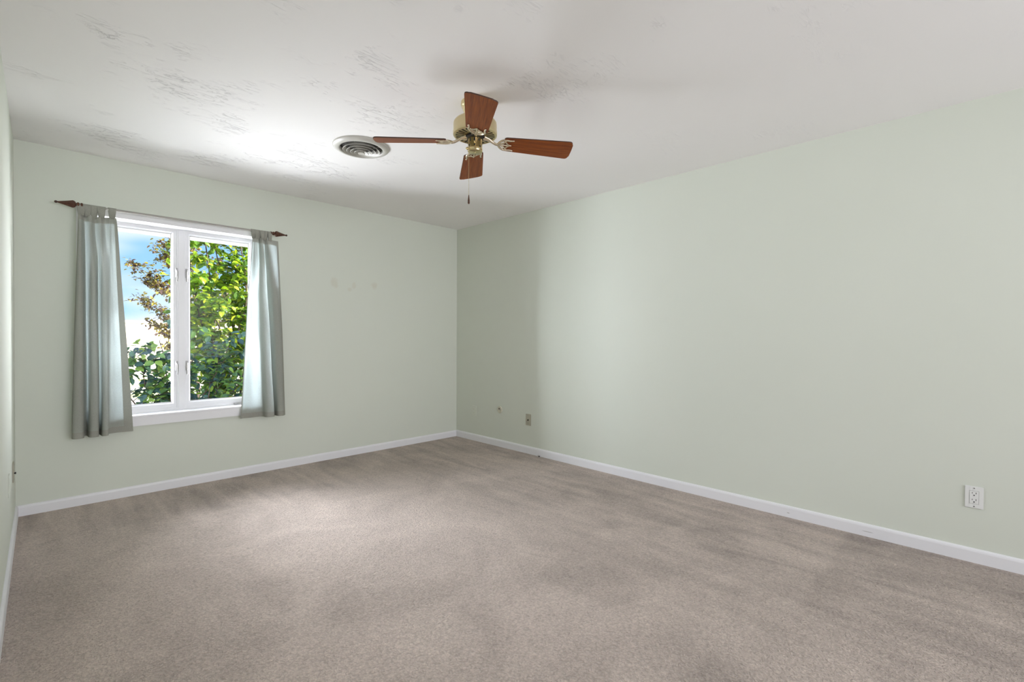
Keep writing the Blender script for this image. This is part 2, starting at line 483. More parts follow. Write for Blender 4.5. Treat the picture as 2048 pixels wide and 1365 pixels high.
# casing on the wall face
CW, CT = 0.062, 0.014
bm = bmesh.new()
for lo, hi in (((OX0 - CW, Y0 - CT, OZ0), (OX0, Y0 + 0.001, OZ1)), ((OX1, Y0 - CT, OZ0), (OX1 + CW, Y0 + 0.001, OZ1)),
               ((OX0 - CW, Y0 - CT, OZ1), (OX1 + CW, Y0 + 0.001, OZ1 + 0.045)), ((OX0 - CW, Y0 - CT, OZ0 - 0.066), (OX1 + CW, Y0 + 0.001, OZ0))):
    bx(bm, lo, hi)
bmesh.ops.bevel(bm, geom=bm.edges[:], offset=0.002, segments=2, affect='EDGES')
wobj('window_casing', bm, M_winw)
# jamb lining
J = 0.010
wobj('window_jamb', box_mesh(((OX0, Y0 - 0.012, OZ0 + 0.012), (OX0 + J, FY0, OZ1 - J)), ((OX1 - J, Y0 - 0.012, OZ0 + 0.012), (OX1, FY0, OZ1 - J)), ((OX0, Y0 - 0.012, OZ1 - J), (OX1, FY0, OZ1))), M_winw)
wobj('window_sill', box_mesh(((OX0, Y0 - 0.016, OZ0 - 0.004), (OX1, FY0, OZ0 + 0.012)), bevel=0.003), M_winw)
# frame and mullion
FR = 0.020
fz0, fz1 = OZ0 + 0.012, OZ1 - J
MX0, MX1 = 0.761, 0.836
wobj('window_frame', box_mesh(((OX0 + J, FY0, fz0), (OX0 + J + FR, FY1, fz1)), ((OX1 - J - FR, FY0, fz0), (OX1 - J, FY1, fz1)),
     ((OX0 + J, FY0, fz0), (OX1 - J, FY1, fz0 + FR)), ((OX0 + J, FY0, fz1 - FR * 0.5), (OX1 - J, FY1, fz1))), M_winw)
wobj('window_mullion', box_mesh(((MX0 + 0.006, FY0 - 0.004, fz0), (MX1 - 0.006, FY1, fz1)), ((MX0 + 0.016, FY0 - 0.010, fz0), (MX1 - 0.016, FY0, fz1)), bevel=0.0015), M_winw)
# sashes
def sash(sx0, sx1):
    z0, z1 = fz0 + FR, fz1 - FR * 0.5
    fw = 0.024
    y0, y1 = FY0 + 0.006, FY1 - 0.004
    gx0, gx1, gz0, gz1 = sx0 + fw, sx1 - fw, z0 + fw + 0.006, z1 - fw * 0.6
    bm = bmesh.new()
    for lo, hi in (((sx0, y0, z0), (gx0, y1, z1)), ((gx1, y0, z0), (sx1, y1, z1)), ((gx0, y0, z0), (gx1, y1, gz0)), ((gx0, y0, gz1), (gx1, y1, z1))):
        bx(bm, lo, hi)
    s = wobj('sash', bm, M_winw)
    # sloped glazing bead
    bm = bmesh.new(); b = 0.009; yb0, yb1 = y0 + 0.006, y0 + 0.030
    outer = [(gx0, gz0), (gx1, gz0), (gx1, gz1), (gx0, gz1)]
    inner = [(gx0 + b, gz0 + b), (gx1 - b, gz0 + b), (gx1 - b, gz1 - b), (gx0 + b, gz1 - b)]
    vo = [bm.verts.new((x, yb0, z)) for x, z in outer]; vi = [bm.verts.new((x, yb1, z)) for x, z in inner]; vb = [bm.verts.new((x, yb1, z)) for x, z in outer]
    for i in range(4):
        j = (i + 1) % 4
        bm.faces.new((vo[i], vo[j], vi[j], vi[i])); bm.faces.new((vi[i], vi[j], vb[j], vb[i]))
    wobj('glazing_bead', bm, M_winw, s)
    bm = box_mesh(((gx0 + b, yb1 - 0.001, gz0 + b), (gx0 + b + 0.003, yb1 + 0.003, gz1 - b)), ((gx1 - b - 0.003, yb1 - 0.001, gz0 + b), (gx1 - b, yb1 + 0.003, gz1 - b)),
                  ((gx0 + b, yb1 - 0.001, gz0 + b), (gx1 - b, yb1 + 0.003, gz0 + b + 0.003)), ((gx0 + b, yb1 - 0.001, gz1 - b - 0.003), (gx1 - b, yb1 + 0.003, gz1 - b)))
    wobj('gasket', bm, M_rub, s)
    g = wobj('glass_pane', box_mesh(((gx0, yb1 + 0.003, gz0), (gx1, yb1 + 0.005, gz1))), M_glass, s)
    return s
s1 = sash(OX0 + J + FR, MX0 + 0.008)
s2 = sash(MX1 - 0.008, OX1 - J - FR)
# casement locks on either side of the mullion
def lock(x, z, side):
    bm = box_mesh(((x - 0.008, FY0 - 0.010, z - 0.030), (x + 0.008, FY0 + 0.006, z + 0.045)), bevel=0.002)
    tube(bm, [(x, FY0 - 0.012, z + 0.028), (x + side * 0.004, FY0 - 0.024, z + 0.012), (x + side * 0.004, FY0 - 0.027, z - 0.030), (x + side * 0.002, FY0 - 0.024, z - 0.062)], [0.006, 0.0065, 0.006, 0.004], 10)
    wobj('sash_lock', bm, M_latch, None, True)
for z in (1.672, 0.930):
    lock(0.7645, z, 1); lock(0.8335, z, -1)
# folding crank of the right sash
bm = box_mesh(((1.17, FY0 - 0.022, fz0 - 0.004), (1.26, FY0 + 0.004, fz0 + 0.016)), bevel=0.003)
tube(bm, [(1.245, FY0 - 0.020, fz0 + 0.018), (1.235, FY0 - 0.030, fz0 + 0.022), (1.185, FY0 - 0.034, fz0 + 0.018), (1.165, FY0 - 0.036, fz0 + 0.014)], [0.006, 0.006, 0.005, 0.005], 10)
tube(bm, [(1.240, FY0 - 0.014, fz0 + 0.012), (1.240, FY0 - 0.018, fz0 + 0.035)], 0.007, 10)
wobj('crank_handle', bm, M_latch, None, True)

# ================================================================== curtain rod
RY, RZ = 4.335, 2.060
rodt = thing('curtain_rod', 'thin grey curtain rod with two brown spear finials above the window', 'curtain rod', (0.80, RY, RZ))
RO = V(0.80, RY, RZ)
def robj(name, bm, m, parent=None, smooth=True):
    bmesh.ops.translate(bm, verts=bm.verts[:], vec=-RO)
    return obj(name, bm, m, parent or rodt, smooth)
bm = bmesh.new(); tube(bm, [(0.195, RY, RZ), (1.402, RY, RZ)], 0.0075, 16)
robj('pole', bm, M_rod)
def finial(x, s):
    # spear with flutes, from the collar outwards
    prof = [(0.007, 0), (0.014, 0.002), (0.016, 0.008), (0.012, 0.013), (0.009, 0.016), (0.015, 0.021), (0.0165, 0.027), (0.012, 0.032), (0.010, 0.035), (0.018, 0.038), (0.024, 0.046), (0.025, 0.052), (0.020, 0.068), (0.015, 0.086), (0.010, 0.105), (0.0055, 0.122), (0.0045, 0.127)]
    n_ = 32; bm = bmesh.new(); rings = []
    for r, h in prof:
        ring = []
        for k in range(n_):
            a = 2 * PI * k / n_
            rr = r
            if h > 0.037: rr = r * (1 - 0.16 * (0.5 + 0.5 * math.cos(a * 8)))
            ring.append(bm.verts.new((x + s * h, RY + rr * math.cos(a), RZ + rr * math.sin(a))))
        rings.append(ring)
    for i in range(len(rings) - 1):
        for k in range(n_):
            bm.faces.new((rings[i][k], rings[i][(k+1) % n_], rings[i+1][(k+1) % n_], rings[i+1][k]))
    bm.faces.new(rings[0]); bm.faces.new(rings[-1])
    f = robj('finial', bm, M_finw)
    bm = bmesh.new(); bmesh.ops.create_uvsphere(bm, u_segments=20, v_segments=12, radius=0.0085, matrix=Matrix.Translation((x + s * 0.133, RY, RZ)))
    robj('finial_tip', bm, M_bedge, f)
finial(0.205, -1); finial(1.392, 1)
for x in (0.222, 1.285):
    bm = box_mesh(((x - 0.012, Y0 - 0.019, RZ - 0.030), (x + 0.012, Y0 - 0.0141, RZ + 0.012)), bevel=0.001)
    tube(bm, [(x, Y0 - 0.016, RZ - 0.012), (x, RY + 0.012, RZ - 0.012), (x, RY + 0.002, RZ - 0.0105)], 0.0035, 10)
    robj('bracket', bm, M_rod)

# ================================================================== curtains
def catmull(P, t):
    k = len(P) - 1
    s = min(max(t, 0), 0.999999) * k
    i = int(s); u = s - i
    p0, p1, p2, p3 = P[max(i-1, 0)], P[i], P[i+1], P[min(i+2, k)]
    r = []
    for a, b, c_, d in zip(p0, p1, p2, p3):
        r.append(0.5 * ((2*b) + (-a + c_) * u + (2*a - 5*b + 4*c_ - d) * u*u + (-a + 3*b - 3*c_ + d) * u**3))
    return r

def curtain(label, top, bot, ztop, zbot, tabs, tabw, origin, seed, hem=0.042):
    t = thing('curtain', label, 'curtain', origin, 0, 'tab top curtains at the window')
    NU, NV = 190, 90
    O = Vector(origin)
    def pt_(u, v):     # v: 0 top .. 1 bottom
        a = catmull(top, u); b = catmull(bot, u)
        e = v ** 0.92
        fold = min(1, v / 0.35); fold = fold * fold * (3 - 2 * fold)
        x = a[0] + (b[0] - a[0]) * e
        ym = 4.334
        y = (a[1] - ym) * (1 - fold) * (1.0 + 1.6 * min(1, v * 12)) + (b[1] - ym) * (0.35 * v + 0.65 * fold) + ym
        nn = noise.noise(Vector((u * 5 + seed, v * 3.2, 0))) * 0.010 * math.sin(min(v, 1) * PI) ** 0.6
        nn += noise.noise(Vector((u * 13 + seed, v * 7 - u * 9, 4))) * 0.0035 * (1 - v * 0.6) * min(1, v * 8)
        y += nn; x += noise.noise(Vector((u * 3, v * 2.4, seed))) * 0.006 * v
        y = min(y, Y0 - 0.022)
        zb = zbot if not callable(zbot) else zbot(u)
        zt = ztop if not callable(ztop) else ztop(u)
        return Vector((x, y, zt + (zb - zt) * v)) - O
    vh = 1 - hem / 1.5
    sh = 0.035
    def grid(u0, u1, nu, v0, v1, nv, off=0.0):
        bm = bmesh.new(); g = []
        for j in range(nv + 1):
            row = []
            for i in range(nu + 1):
                u = u0 + (u1 - u0) * i / nu; v = v0 + (v1 - v0) * j / nv
                row.append(bm.verts.new(pt_(u, v)))
            g.append(row)
        for j in range(nv):
            for i in range(nu):
                bm.faces.new((g[j][i], g[j+1][i], g[j+1][i+1], g[j][i+1]))
        return bm
    obj('cloth_panel', grid(sh, 1 - sh, NU, 0.028, vh, NV), M_fab, t, 'all')
    obj('bottom_hem', grid(0, 1, NU, vh, 1, 4), M_hem, t, 'all')
    obj('side_hem', grid(0, sh, 8, 0.028, vh, NV), M_hem, t, 'all')
    obj('side_hem', grid(1 - sh, 1, 8, 0.028, vh, NV), M_hem, t, 'all')
    obj('heading_band', grid(0, 1, NU, 0, 0.028, 3), M_hem, t, 'all')
    # tabs looped over the rod
    for k, ut in enumerate(tabs):
        xt = catmull(top, ut)[0]; wd = tabw
        prof = []
        zt = (ztop(ut) if callable(ztop) else ztop) - 0.012
        yf = catmull(top, ut)[1]
        prof.append((yf - 0.002, zt))
        for q in range(0, 13):
            a = PI + PI * -q / 12.0
            prof.append((RY + 0.0105 * math.cos(a), RZ + 0.0105 * math.sin(a)))
        prof.append((yf + 0.004, zt))
        bm = bmesh.new(); n2 = len(prof); rows = []
        for s in range(5):
            f = s / 4 - 0.5
            row = []
            for i, (y, z) in enumerate(prof):
                pin = 1.0 - 0.28 * math.sin(PI * min(1, abs((i - (n2 - 1) / 2) / ((n2 - 1) / 2)) ** 2.0)) 
                xx = xt + f * wd * (1.12 if 0 < i < n2 - 1 else 0.74) + (k % 2) * 0.001
                row.append(bm.verts.new(Vector((xx, y - (0.0012 if k % 2 else 0), z)) - O))
            rows.append(row)
        for s in range(4):
            for i in range(n2 - 1):
                bm.faces.new((rows[s][i], rows[s+1][i], rows[s+1][i+1], rows[s][i+1]))
        ob = obj('tab', bm, M_hem, t, 'all')
        md = ob.modifiers.new('thickness', 'SOLIDIFY'); md.thickness = 0.0012; md.offset = 1
    return t

topL = [(0.180,4.330),(0.186,4.320),(0.196,4.322),(0.204,4.334),(0.211,4.338),(0.219,4.337),(0.226,4.330),(0.234,4.322),(0.246,4.320),(0.256,4.330),(0.264,4.337),(0.272,4.334),(0.280,4.325),(0.291,4.320),(0.300,4.326),(0.310,4.336),(0.324,4.339),(0.343,4.330),(0.360,4.333),(0.378,4.326)]
botL = [(0.142,4.345),(0.147,4.300),(0.178,4.286),(0.201,4.302),(0.206,4.345),(0.208,4.388),(0.222,4.392),(0.226,4.340),(0.236,4.298),(0.262,4.286),(0.280,4.300),(0.286,4.350),(0.290,4.388),(0.296,4.345),(0.302,4.298),(0.322,4.288),(0.333,4.310),(0.338,4.366),(0.400,4.385),(0.474,4.376)]
botL.insert(18, (0.366,4.380)); topL.insert(18, (0.352,4.334))
curtain('pale sage tab top curtain left of the window, the wider of the two', topL, botL, lambda u: 2.004 - 0.012 * math.sin(u * PI) ** 2 + 0.0 * u, lambda u: 0.482 + 0.0 * u,
        (0.09, 0.29, 0.48, 0.69, 0.93), 0.040, (0.30, RY, 0.48), 1.3)
topR = [(1.252,4.326),(1.262,4.330),(1.274,4.326),(1.286,4.322),(1.296,4.334),(1.304,4.338),(1.313,4.325),(1.325,4.320),(1.336,4.332),(1.345,4.338),(1.356,4.330),(1.366,4.322),(1.385,4.322),(1.420,4.328),(1.456,4.334)]
botR = [(1.172,4.366),(1.202,4.378),(1.258,4.370),(1.318,4.378),(1.345,4.366),(1.350,4.320),(1.364,4.296),(1.398,4.290),(1.418,4.306),(1.423,4.360),(1.430,4.392),(1.440,4.350),(1.448,4.304),(1.484,4.292),(1.514,4.330)]
curtain('pale sage tab top curtain on the right side of the window', topR, botR, lambda u: 2.006 - 0.008 * u, lambda u: 0.488,
        (0.07, 0.21, 0.36, 0.52, 0.70, 0.86), 0.032, (1.34, RY, 0.48), 8.1)

# ================================================================== ceiling fan
FX, FY_ = 1.656, 1.948
fan = thing('ceiling_fan', 'brass four-bladed ceiling fan with reddish cherry blades and pull chain', 'ceiling fan', (FX, FY_, H))
def zf(z): return z - H
bm = bmesh.new()
lathe(bm, [(0.0, zf(2.44)), (0.070, zf(2.44)), (0.076, zf(2.436)), (0.077, zf(2.424)), (0.073, zf(2.412)), (0.069, zf(2.408)), (0.067, zf(2.398)), (0.060, zf(2.382)), (0.050, zf(2.366)), (0.046, zf(2.352)), (0.048, zf(2.340)), (0, zf(2.335))], 64)
obj('canopy', bm, M_brass, fan, True)
bm = bmesh.new()
lathe(bm, [(0.0, zf(2.356)), (0.055, zf(2.354)), (0.088, zf(2.347)), (0.106, zf(2.338)), (0.1145, zf(2.328)), (0.1165, zf(2.318)), (0.1165, zf(2.284)), (0.1180, zf(2.281)), (0.1180, zf(2.266)), (0.1165, zf(2.261)), (0.108, zf(2.257)), (0.1045, zf(2.2585)), (0.1035, zf(2.270)), (0, zf(2.271))], 96)
obj('motor_housing', bm, M_brasss, fan, True)
# ribbed vent plate below the motor
bm = bmesh.new(); lathe(bm, [(0.030, zf(2.2650)), (0.103, zf(2.2650)), (0.103, zf(2.2615)), (0.030, zf(2.2615))], 64, close=True)
vp = obj('vent_plate', bm, M_dark, fan, True)
bm = bmesh.new()
for k in range(24):
    a = 2 * PI * k / 24; ca, sa = math.cos(a), math.sin(a)
    pr = [(0.056, 0.0036), (0.080, 0.0052), (0.106, 0.0064)]
    up_, dn_ = zf(2.2618), zf(2.2598)
    q = []
    for r, hw in pr:
        q.append([bm.verts.new((r * ca - s * hw * sa, r * sa + s * hw * ca, z)) for s, z in ((-1, dn_), (1, dn_), (1, up_), (-1, up_))])
    for i in range(2):
        for j in range(4):
            bm.faces.new((q[i][j], q[i][(j+1) % 4], q[i+1][(j+1) % 4], q[i+1][j]))
    bm.faces.new(q[0]); bm.faces.new(list(reversed(q[2])))
lathe(bm, [(0.050, zf(2.2655)), (0.061, zf(2.2655)), (0.060, zf(2.2580)), (0.052, zf(2.2570))], 48, close=True)
obj('vent_ribs', bm, M_brasss, vp, 30)
# flywheel
bm = bmesh.new(); lathe(bm, [(0.0, zf(2.2650)), (0.052, zf(2.2650)), (0.052, zf(2.2500)), (0.048, zf(2.2460)), (0.034, zf(2.2440)), (0.0, zf(2.2440))], 48)
obj('flywheel', bm, M_dark, fan, True)
# switch housing with punched slots
bm = bmesh.new()
lathe(bm, [(0.0, zf(2.256)), (0.034, zf(2.256)), (0.0375, zf(2.252)), (0.0385, zf(2.246)), (0.0395, zf(2.190)), (0.0405, zf(2.188)), (0.0405, zf(2.180)), (0.0390, zf(2.175)), (0.034, zf(2.1725)), (0.0, zf(2.1715))], 64)
sw = obj('switch_housing', bm, M_brass, fan, True)
def azd(a): return V(math.cos(R(a)), math.sin(R(a)), 0)
def slot(a, z0, z1, wdt, rr=0.0393):
    bm = bmesh.new()
    n_ = azd(a); tt = V(-n_.y, n_.x, 0)
    c0 = n_ * rr
    m_ = Matrix((( tt.x, n_.x, 0, c0.x), (tt.y, n_.y, 0, c0.y), (0, 0, 1, 0), (0, 0, 0, 1)))
    bx(bm, (-wdt / 2, -0.004, zf(z1)), (wdt / 2, 0.0012, zf(z0)))
    bmesh.ops.transform(bm, matrix=m_, verts=bm.verts[:])
    obj('slot', bm, M_black, sw)
for q in ((225, 2.246, 2.236, 0.004), (225, 2.234, 2.222, 0.009), (225, 2.205, 2.197, 0.007), (262, 2.234, 2.224, 0.007), (272, 2.200, 2.190, 0.006), (190, 2.236, 2.222, 0.006), (176, 2.206, 2.196, 0.006), (135, 2.23, 2.22, 0.007), (45, 2.23, 2.22, 0.007)):
    slot(*q)
bm = bmesh.new(); tube(bm, [azd(225) * 0.039 + V(0, 0, zf(2.213)), azd(225) * 0.047 + V(0, 0, zf(2.213))], [0.0045, 0.0035], 12)
obj('reverse_switch', bm, M_brass, sw, True)
bm = bmesh.new(); lathe(bm, [(0.0, zf(2.1722)), (0.006, zf(2.1722)), (0.005, zf(2.1695)), (0, zf(2.169))], 16)
obj('cap_screw', bm, M_brass, sw, True)
# pull chain
kd = azd(165)
kx = azd(185) * 0.0465
bm = bmesh.new(); tube(bm, [kd * 0.036 + V(0, 0, zf(2.187)), kd * 0.046 + V(0, 0, zf(2.187))], [0.006, 0.0055], 14)
bmesh.ops.create_uvsphere(bm, u_segments=14, v_segments=10, radius=0.0075, matrix=Matrix.Translation(kd * 0.047 + V(0, 0, zf(2.184))))
obj('chain_knob', bm, M_brass, fan, True)
bm = bmesh.new()
z = 2.180
while z > 1.932:
    bmesh.ops.create_uvsphere(bm, u_segments=6, v_segments=5, radius=0.0012, matrix=Matrix.Translation(kx + V(0, 0, zf(z)))); z -= 0.0031
tube(bm, [kx + V(0, 0, zf(2.181)), kx + V(0, 0, zf(1.930))], 0.0005, 5)
ch = obj('pull_chain', bm, M_brass, fan, True)
bm = bmesh.new(); lathe(bm, [(0.0, zf(1.934)), (0.0018, zf(1.933)), (0.0026, zf(1.927)), (0.0040, zf(1.914)), (0.0052, zf(1.903)), (0.0055, zf(1.899)), (0.0046, zf(1.8965)), (0.0058, zf(1.894)), (0.0055, zf(1.889)), (0.0030, zf(1.8855)), (0, zf(1.885))], 18, (kx.x, kx.y, 0))
obj('chain_fob', bm, M_finw, ch, True)
# blades and blade irons: local x runs outwards
BZ = 2.231
DROOP = 2.3
def make_blade_mesh():
    r0, r1, w0, w1 = 0.155, 0.529, 0.114, 0.150
    pts = []
    def corner(cx, cy_, rad, a0, a1, k=6):
        for i in range(k + 1):
            a = R(a0 + (a1 - a0) * i / k); pts.append((cx + rad * math.cos(a), cy_ + rad * math.sin(a)))
    rc = 0.018
    corner(r1 - rc - 0.006, w1/2 - rc, rc, 95, 0); 
    for f in (0.5, 0.0, -0.5): pts.append((r1 - 0.006 + 0.006 * (1 - f*f), f * (w1 - 2*rc) / 1.2))
    corner(r1 - rc - 0.006, -w1/2 + rc, rc, 0, -95)
    corner(r0 + 0.016, -w0/2 + 0.016, 0.016, -95, -170, 4)
    corner(r0 + 0.016, w0/2 - 0.016, 0.016, 170, 95, 4)
    bm = bmesh.new(); th = 0.0055
    lo = [bm.verts.new((x, y, -th/2)) for x, y in pts]; hi = [bm.verts.new((x, y, th/2)) for x, y in pts]
    f1 = bm.faces.new(lo); f2 = bm.faces.new(list(reversed(hi)))
    k = len(pts)
    for i in range(k):
        f = bm.faces.new((lo[i], lo[(i+1) % k], hi[(i+1) % k], hi[i])); f.material_index = 1
    return bm
PIT = -12.5
irons = []; blades = []
def make_iron():
    bm = bmesh.new()
    tw = Matrix.Rotation(R(DROOP), 4, 'Y') @ Matrix.Rotation(R(PIT), 4, 'X')
    zb = -0.0055
    def P(x, y, z=zb):
        v = tw @ Vector((x, y, z)); return (v.x, v.y, v.z + (BZ - H))
    # curved arm from flywheel down to the blade
    tube(bm, [(0.044, 0, zf(2.250)), (0.062, 0, zf(2.247)), (0.080, 0, zf(2.240)), (0.095, 0, zf(2.230)), (0.110, 0, zf(2.222)), P(0.128, 0, zb - 0.002)], [0.010, 0.009, 0.008, 0.0075, 0.0075, 0.0075], 12)
    tube(bm, [(0.050, 0.020, zf(2.250)), (0.075, 0.013, zf(2.243)), (0.100, 0.004, zf(2.227))], [0.005, 0.005, 0.004], 8)
    tube(bm, [(0.050, -0.020, zf(2.250)), (0.075, -0.013, zf(2.243)), (0.100, -0.004, zf(2.227))], [0.005, 0.005, 0.004], 8)
    # open lyre shaped fork that clasps the blade root
    for s in (1, -1):
        tube(bm, [P(0.122, 0), P(0.128, s*0.016), P(0.138, s*0.030), P(0.152, s*0.040), P(0.168, s*0.043), P(0.186, s*0.040), P(0.206, s*0.043)], [0.0055, 0.0055, 0.006, 0.006, 0.0058, 0.0052, 0.004], 10)
        tube(bm, [P(0.132, s*0.004), P(0.148, s*0.012), P(0.160, s*0.022), P(0.166, s*0.034)], [0.004, 0.0042, 0.0042, 0.004], 8)
        tube(bm, [P(0.166, s*0.026), P(0.172, s*0.012), P(0.186, 0)], [0.004, 0.0045, 0.004], 8)
        bmesh.ops.create_uvsphere(bm, u_segments=12, v_segments=8, radius=0.0052, matrix=Matrix.Translation(P(0.204, s*0.043)))
    tube(bm, [P(0.128, 0), P(0.150, 0), P(0.176, 0), P(0.196, 0)], [0.006, 0.0045, 0.005, 0.003], 10)
    return bm
iron0 = blade0 = None
for k, az in enumerate((52.6, 142.6, 232.6, 322.6)):
    if k == 0:
        iron0 = ir = obj('blade_iron', make_iron(), M_iron, fan, True)
        ir.location = (0, 0, 0)
        blade0 = bl = obj('blade', make_blade_mesh(), [M_blade, M_bedge], fan)
    else:
        ir = iron0.copy(); bl = blade0.copy()
        COL.objects.link(ir); COL.objects.link(bl); ir.parent = fan; bl.parent = fan
    ir.rotation_euler = (0, 0, R(az))
    bl.location = (0, 0, BZ - H)
    bl.rotation_euler = (Matrix.Rotation(R(az), 3, 'Z') @ Matrix.Rotation(R(DROOP), 3, 'Y') @ Matrix.Rotation(R(PIT), 3, 'X')).to_euler()

# ================================================================== round ceiling vent
vent = thing('ceiling_vent', 'round off-white ceiling air vent with nested louvre rings', 'ceiling vent', (1.513, 2.943, H))
bm = bmesh.new()
lathe(bm, [(0.180, 0.0), (0.181, -0.004), (0.176, -0.010), (0.164, -0.017), (0.150, -0.022), (0.138, -0.020), (0.134, -0.012), (0.134, 0.0)], 96, close=True)
obj('outer_flange', bm, M_vent, vent, 60)
bm = bmesh.new(); lathe(bm, [(0.0, -0.0012), (0.136, -0.0012), (0.136, -0.0002), (0, -0.0002)], 64)
obj('duct_opening', bm, M_duct, vent)
for k, (r, zc) in enumerate(((0.118, -0.030), (0.094, -0.036), (0.070, -0.041), (0.046, -0.045))):
    bm = bmesh.new()
    lathe(bm, [(r - 0.020, zc + 0.022), (r - 0.013, zc + 0.008), (r, zc), (r + 0.0012, zc + 0.0015), (r - 0.011, zc + 0.011), (r - 0.018, zc + 0.024)], 72, close=True)
    obj('louvre_ring', bm, M_vent, vent, 60)
bm = bmesh.new(); lathe(bm, [(0.0, -0.028), (0.012, -0.030), (0.022, -0.044), (0.020, -0.048), (0.0, -0.046)], 40)
obj('centre_knob', bm, M_vent, vent, True)
bm = bmesh.new()
for a in (0, 90, 180, 270):
    d = azd(a + 40)
    tube(bm, [d * 0.010 + V(0, 0, -0.024), d * 0.060 + V(0, 0, -0.016), d * 0.134 + V(0, 0, -0.006)], 0.0018, 6)
obj('spoke', bm, M_vent, vent)

# ================================================================== wall plates (local: x across, y out of the wall, z up)
def plate_root(name, label, cat, loc, face):
    # face -1: right wall (looks to -x); +1: left wall (looks to +x)
    return thing(name, label, cat, loc, R(90) if face < 0 else R(-90))
def rbox(bm, x0, x1, y0, y1, z0, z1, bev=0.0):
    b2 = box_mesh(((x0, y0, z0), (x1, y1, z1)))
    if bev: bmesh.ops.bevel(b2, geom=b2.edges[:], offset=bev, segments=2, affect='EDGES')
    me = bpy.data.meshes.new('t'); b2.to_mesh(me); b2.free(); bm.from_mesh(me); bpy.data.meshes.remove(me)
def screw(root, z, m=None):
    bm = bmesh.new(); lathe(bm, [(0, 0), (0.0033, 0), (0.0030, 0.0012), (0, 0.0014)], 16, (0, 0.0058, z), axis='y')
    obj('screw', bm, m or M_screw, root, True)

# near outlet (rectangular insert)
o1 = plate_root('wall_outlet', 'white duplex outlet low on the right wall near the right picture edge', 'outlet', (X0, 0.035, 0.344), -1)
bm = bmesh.new(); rbox(bm, -0.036, 0.036, 0.0, 0.0060, -0.0575, 0.0575, 0.002)
obj('cover_plate', bm, M_plate_w, o1, True)
bm = bmesh.new(); rbox(bm, -0.0175, 0.0175, 0.005, 0.0075, -0.0335, 0.0335, 0.0008)
rc = obj('receptacle', bm, M_plate_w, o1, True)
for zc in (0.0195, -0.0155):
    obj('slot', box_mesh(((-0.0085, 0.0070, zc - 0.001), (-0.0063, 0.0080, zc + 0.0075))), M_black, rc)
    obj('slot', box_mesh(((0.0060, 0.0070, zc), (0.0082, 0.0080, zc + 0.0065))), M_black, rc)
    bm = bmesh.new(); lathe(bm, [(0, 0), (0.0030, 0), (0.0030, 0.0005), (0, 0.0005)], 14, (0, 0.0075, zc - 0.0085), axis='y')
    obj('ground_hole', bm, M_black, rc)
bm = bmesh.new()
for lo, hi in (((-0.0185, 0.0058, -0.0345), (-0.0176, 0.0065, 0.0345)), ((0.0176, 0.0058, -0.0345), (0.0185, 0.0065, 0.0345)), ((-0.0185, 0.0058, 0.0336), (0.0185, 0.0065, 0.0345)), ((-0.0185, 0.0058, -0.0345), (0.0185, 0.0065, -0.0336))):
    bx(bm, lo, hi)
obj('insert_gap', bm, M_screw, o1)
screw(o1, 0.0480); screw(o1, -0.0480)

# painted outlet near the corner
o2 = plate_root('wall_outlet', 'small outlet painted wall colour, closest of the three plates to the corner', 'outlet', (X0, 4.094, 0.338), -1)
bm = bmesh.new(); rbox(bm, -0.035, 0.035, 0.0, 0.0060, -0.0575, 0.0575, 0.002)
obj('cover_plate', bm, M_plate_s, o2, True)
for zc in (0.020, -0.020):
    bm = bmesh.new(); rbox(bm, -0.0165, 0.0165, 0.005, 0.0080, zc - 0.0135, zc + 0.0135, 0.003)
    q = obj('receptacle', bm, M_plate_s, o2, True)
    bm = bmesh.new()
    bx(bm, (-0.0080, 0.0076, zc - 0.001), (-0.0064, 0.0083, zc + 0.006)); bx(bm, (0.0062, 0.0076, zc - 0.001), (0.0078, 0.0083, zc + 0.006))
    obj('slot', bm, M_screw, q)
screw(o2, 0.0, M_plate_s)

# round cable cover
o3 = plate_root('cable_cover', 'small round cream cable cover between the two rectangular plates', 'cable cover', (X0, 3.673, 0.396), -1)
bm = bmesh.new(); lathe(bm, [(0.0, 0.0), (0.037, 0.0), (0.037, 0.004), (0.034, 0.008), (0.026, 0.010), (0.018, 0.0085), (0.0, 0.0085)], 48, axis='y')
obj('cover_disc', bm, M_cream_p, o3, True)
bm = bmesh.new(); lathe(bm, [(0, 0), (0.0075, 0), (0.0075, 0.001), (0, 0.001)], 18, (0.004, 0.0088, 0.010), axis='y')
obj('cable_hole', bm, M_dark, o3)
bm = bmesh.new(); lathe(bm, [(0, 0), (0.0035, 0), (0.003, 0.0015), (0, 0.0015)], 14, (-0.004, 0.0085, -0.016), axis='y')
lathe(bm, [(0, 0), (0.0035, 0), (0.003, 0.0015), (0, 0.0015)], 14, (-0.012, 0.0085, 0.002), axis='y')
obj('screw', bm, M_screw, o3, True)

# tan jack plate
o4 = plate_root('jack_plate', 'tan rectangular jack plate, rightmost of the three small plates near the corner', 'jack plate', (X0, 3.254, 0.341), -1)
bm = bmesh.new(); rbox(bm, -0.035, 0.035, 0.0, 0.0060, -0.0575, 0.0575, 0.002)
obj('cover_plate', bm, M_plate_t, o4, True)
bm = bmesh.new(); lathe(bm, [(0, 0), (0.0075, 0), (0.0075, 0.001), (0, 0.001)], 18, (0, 0.0058, -0.002), axis='y')
lathe(bm, [(0.002, 0), (0.0045, 0), (0.0045, 0.009), (0.002, 0.009)], 14, (0, 0.0058, -0.002), axis='y', close=True)
obj('jack_socket', bm, M_dark, o4, True)
screw(o4, 0.0420); screw(o4, -0.0420)

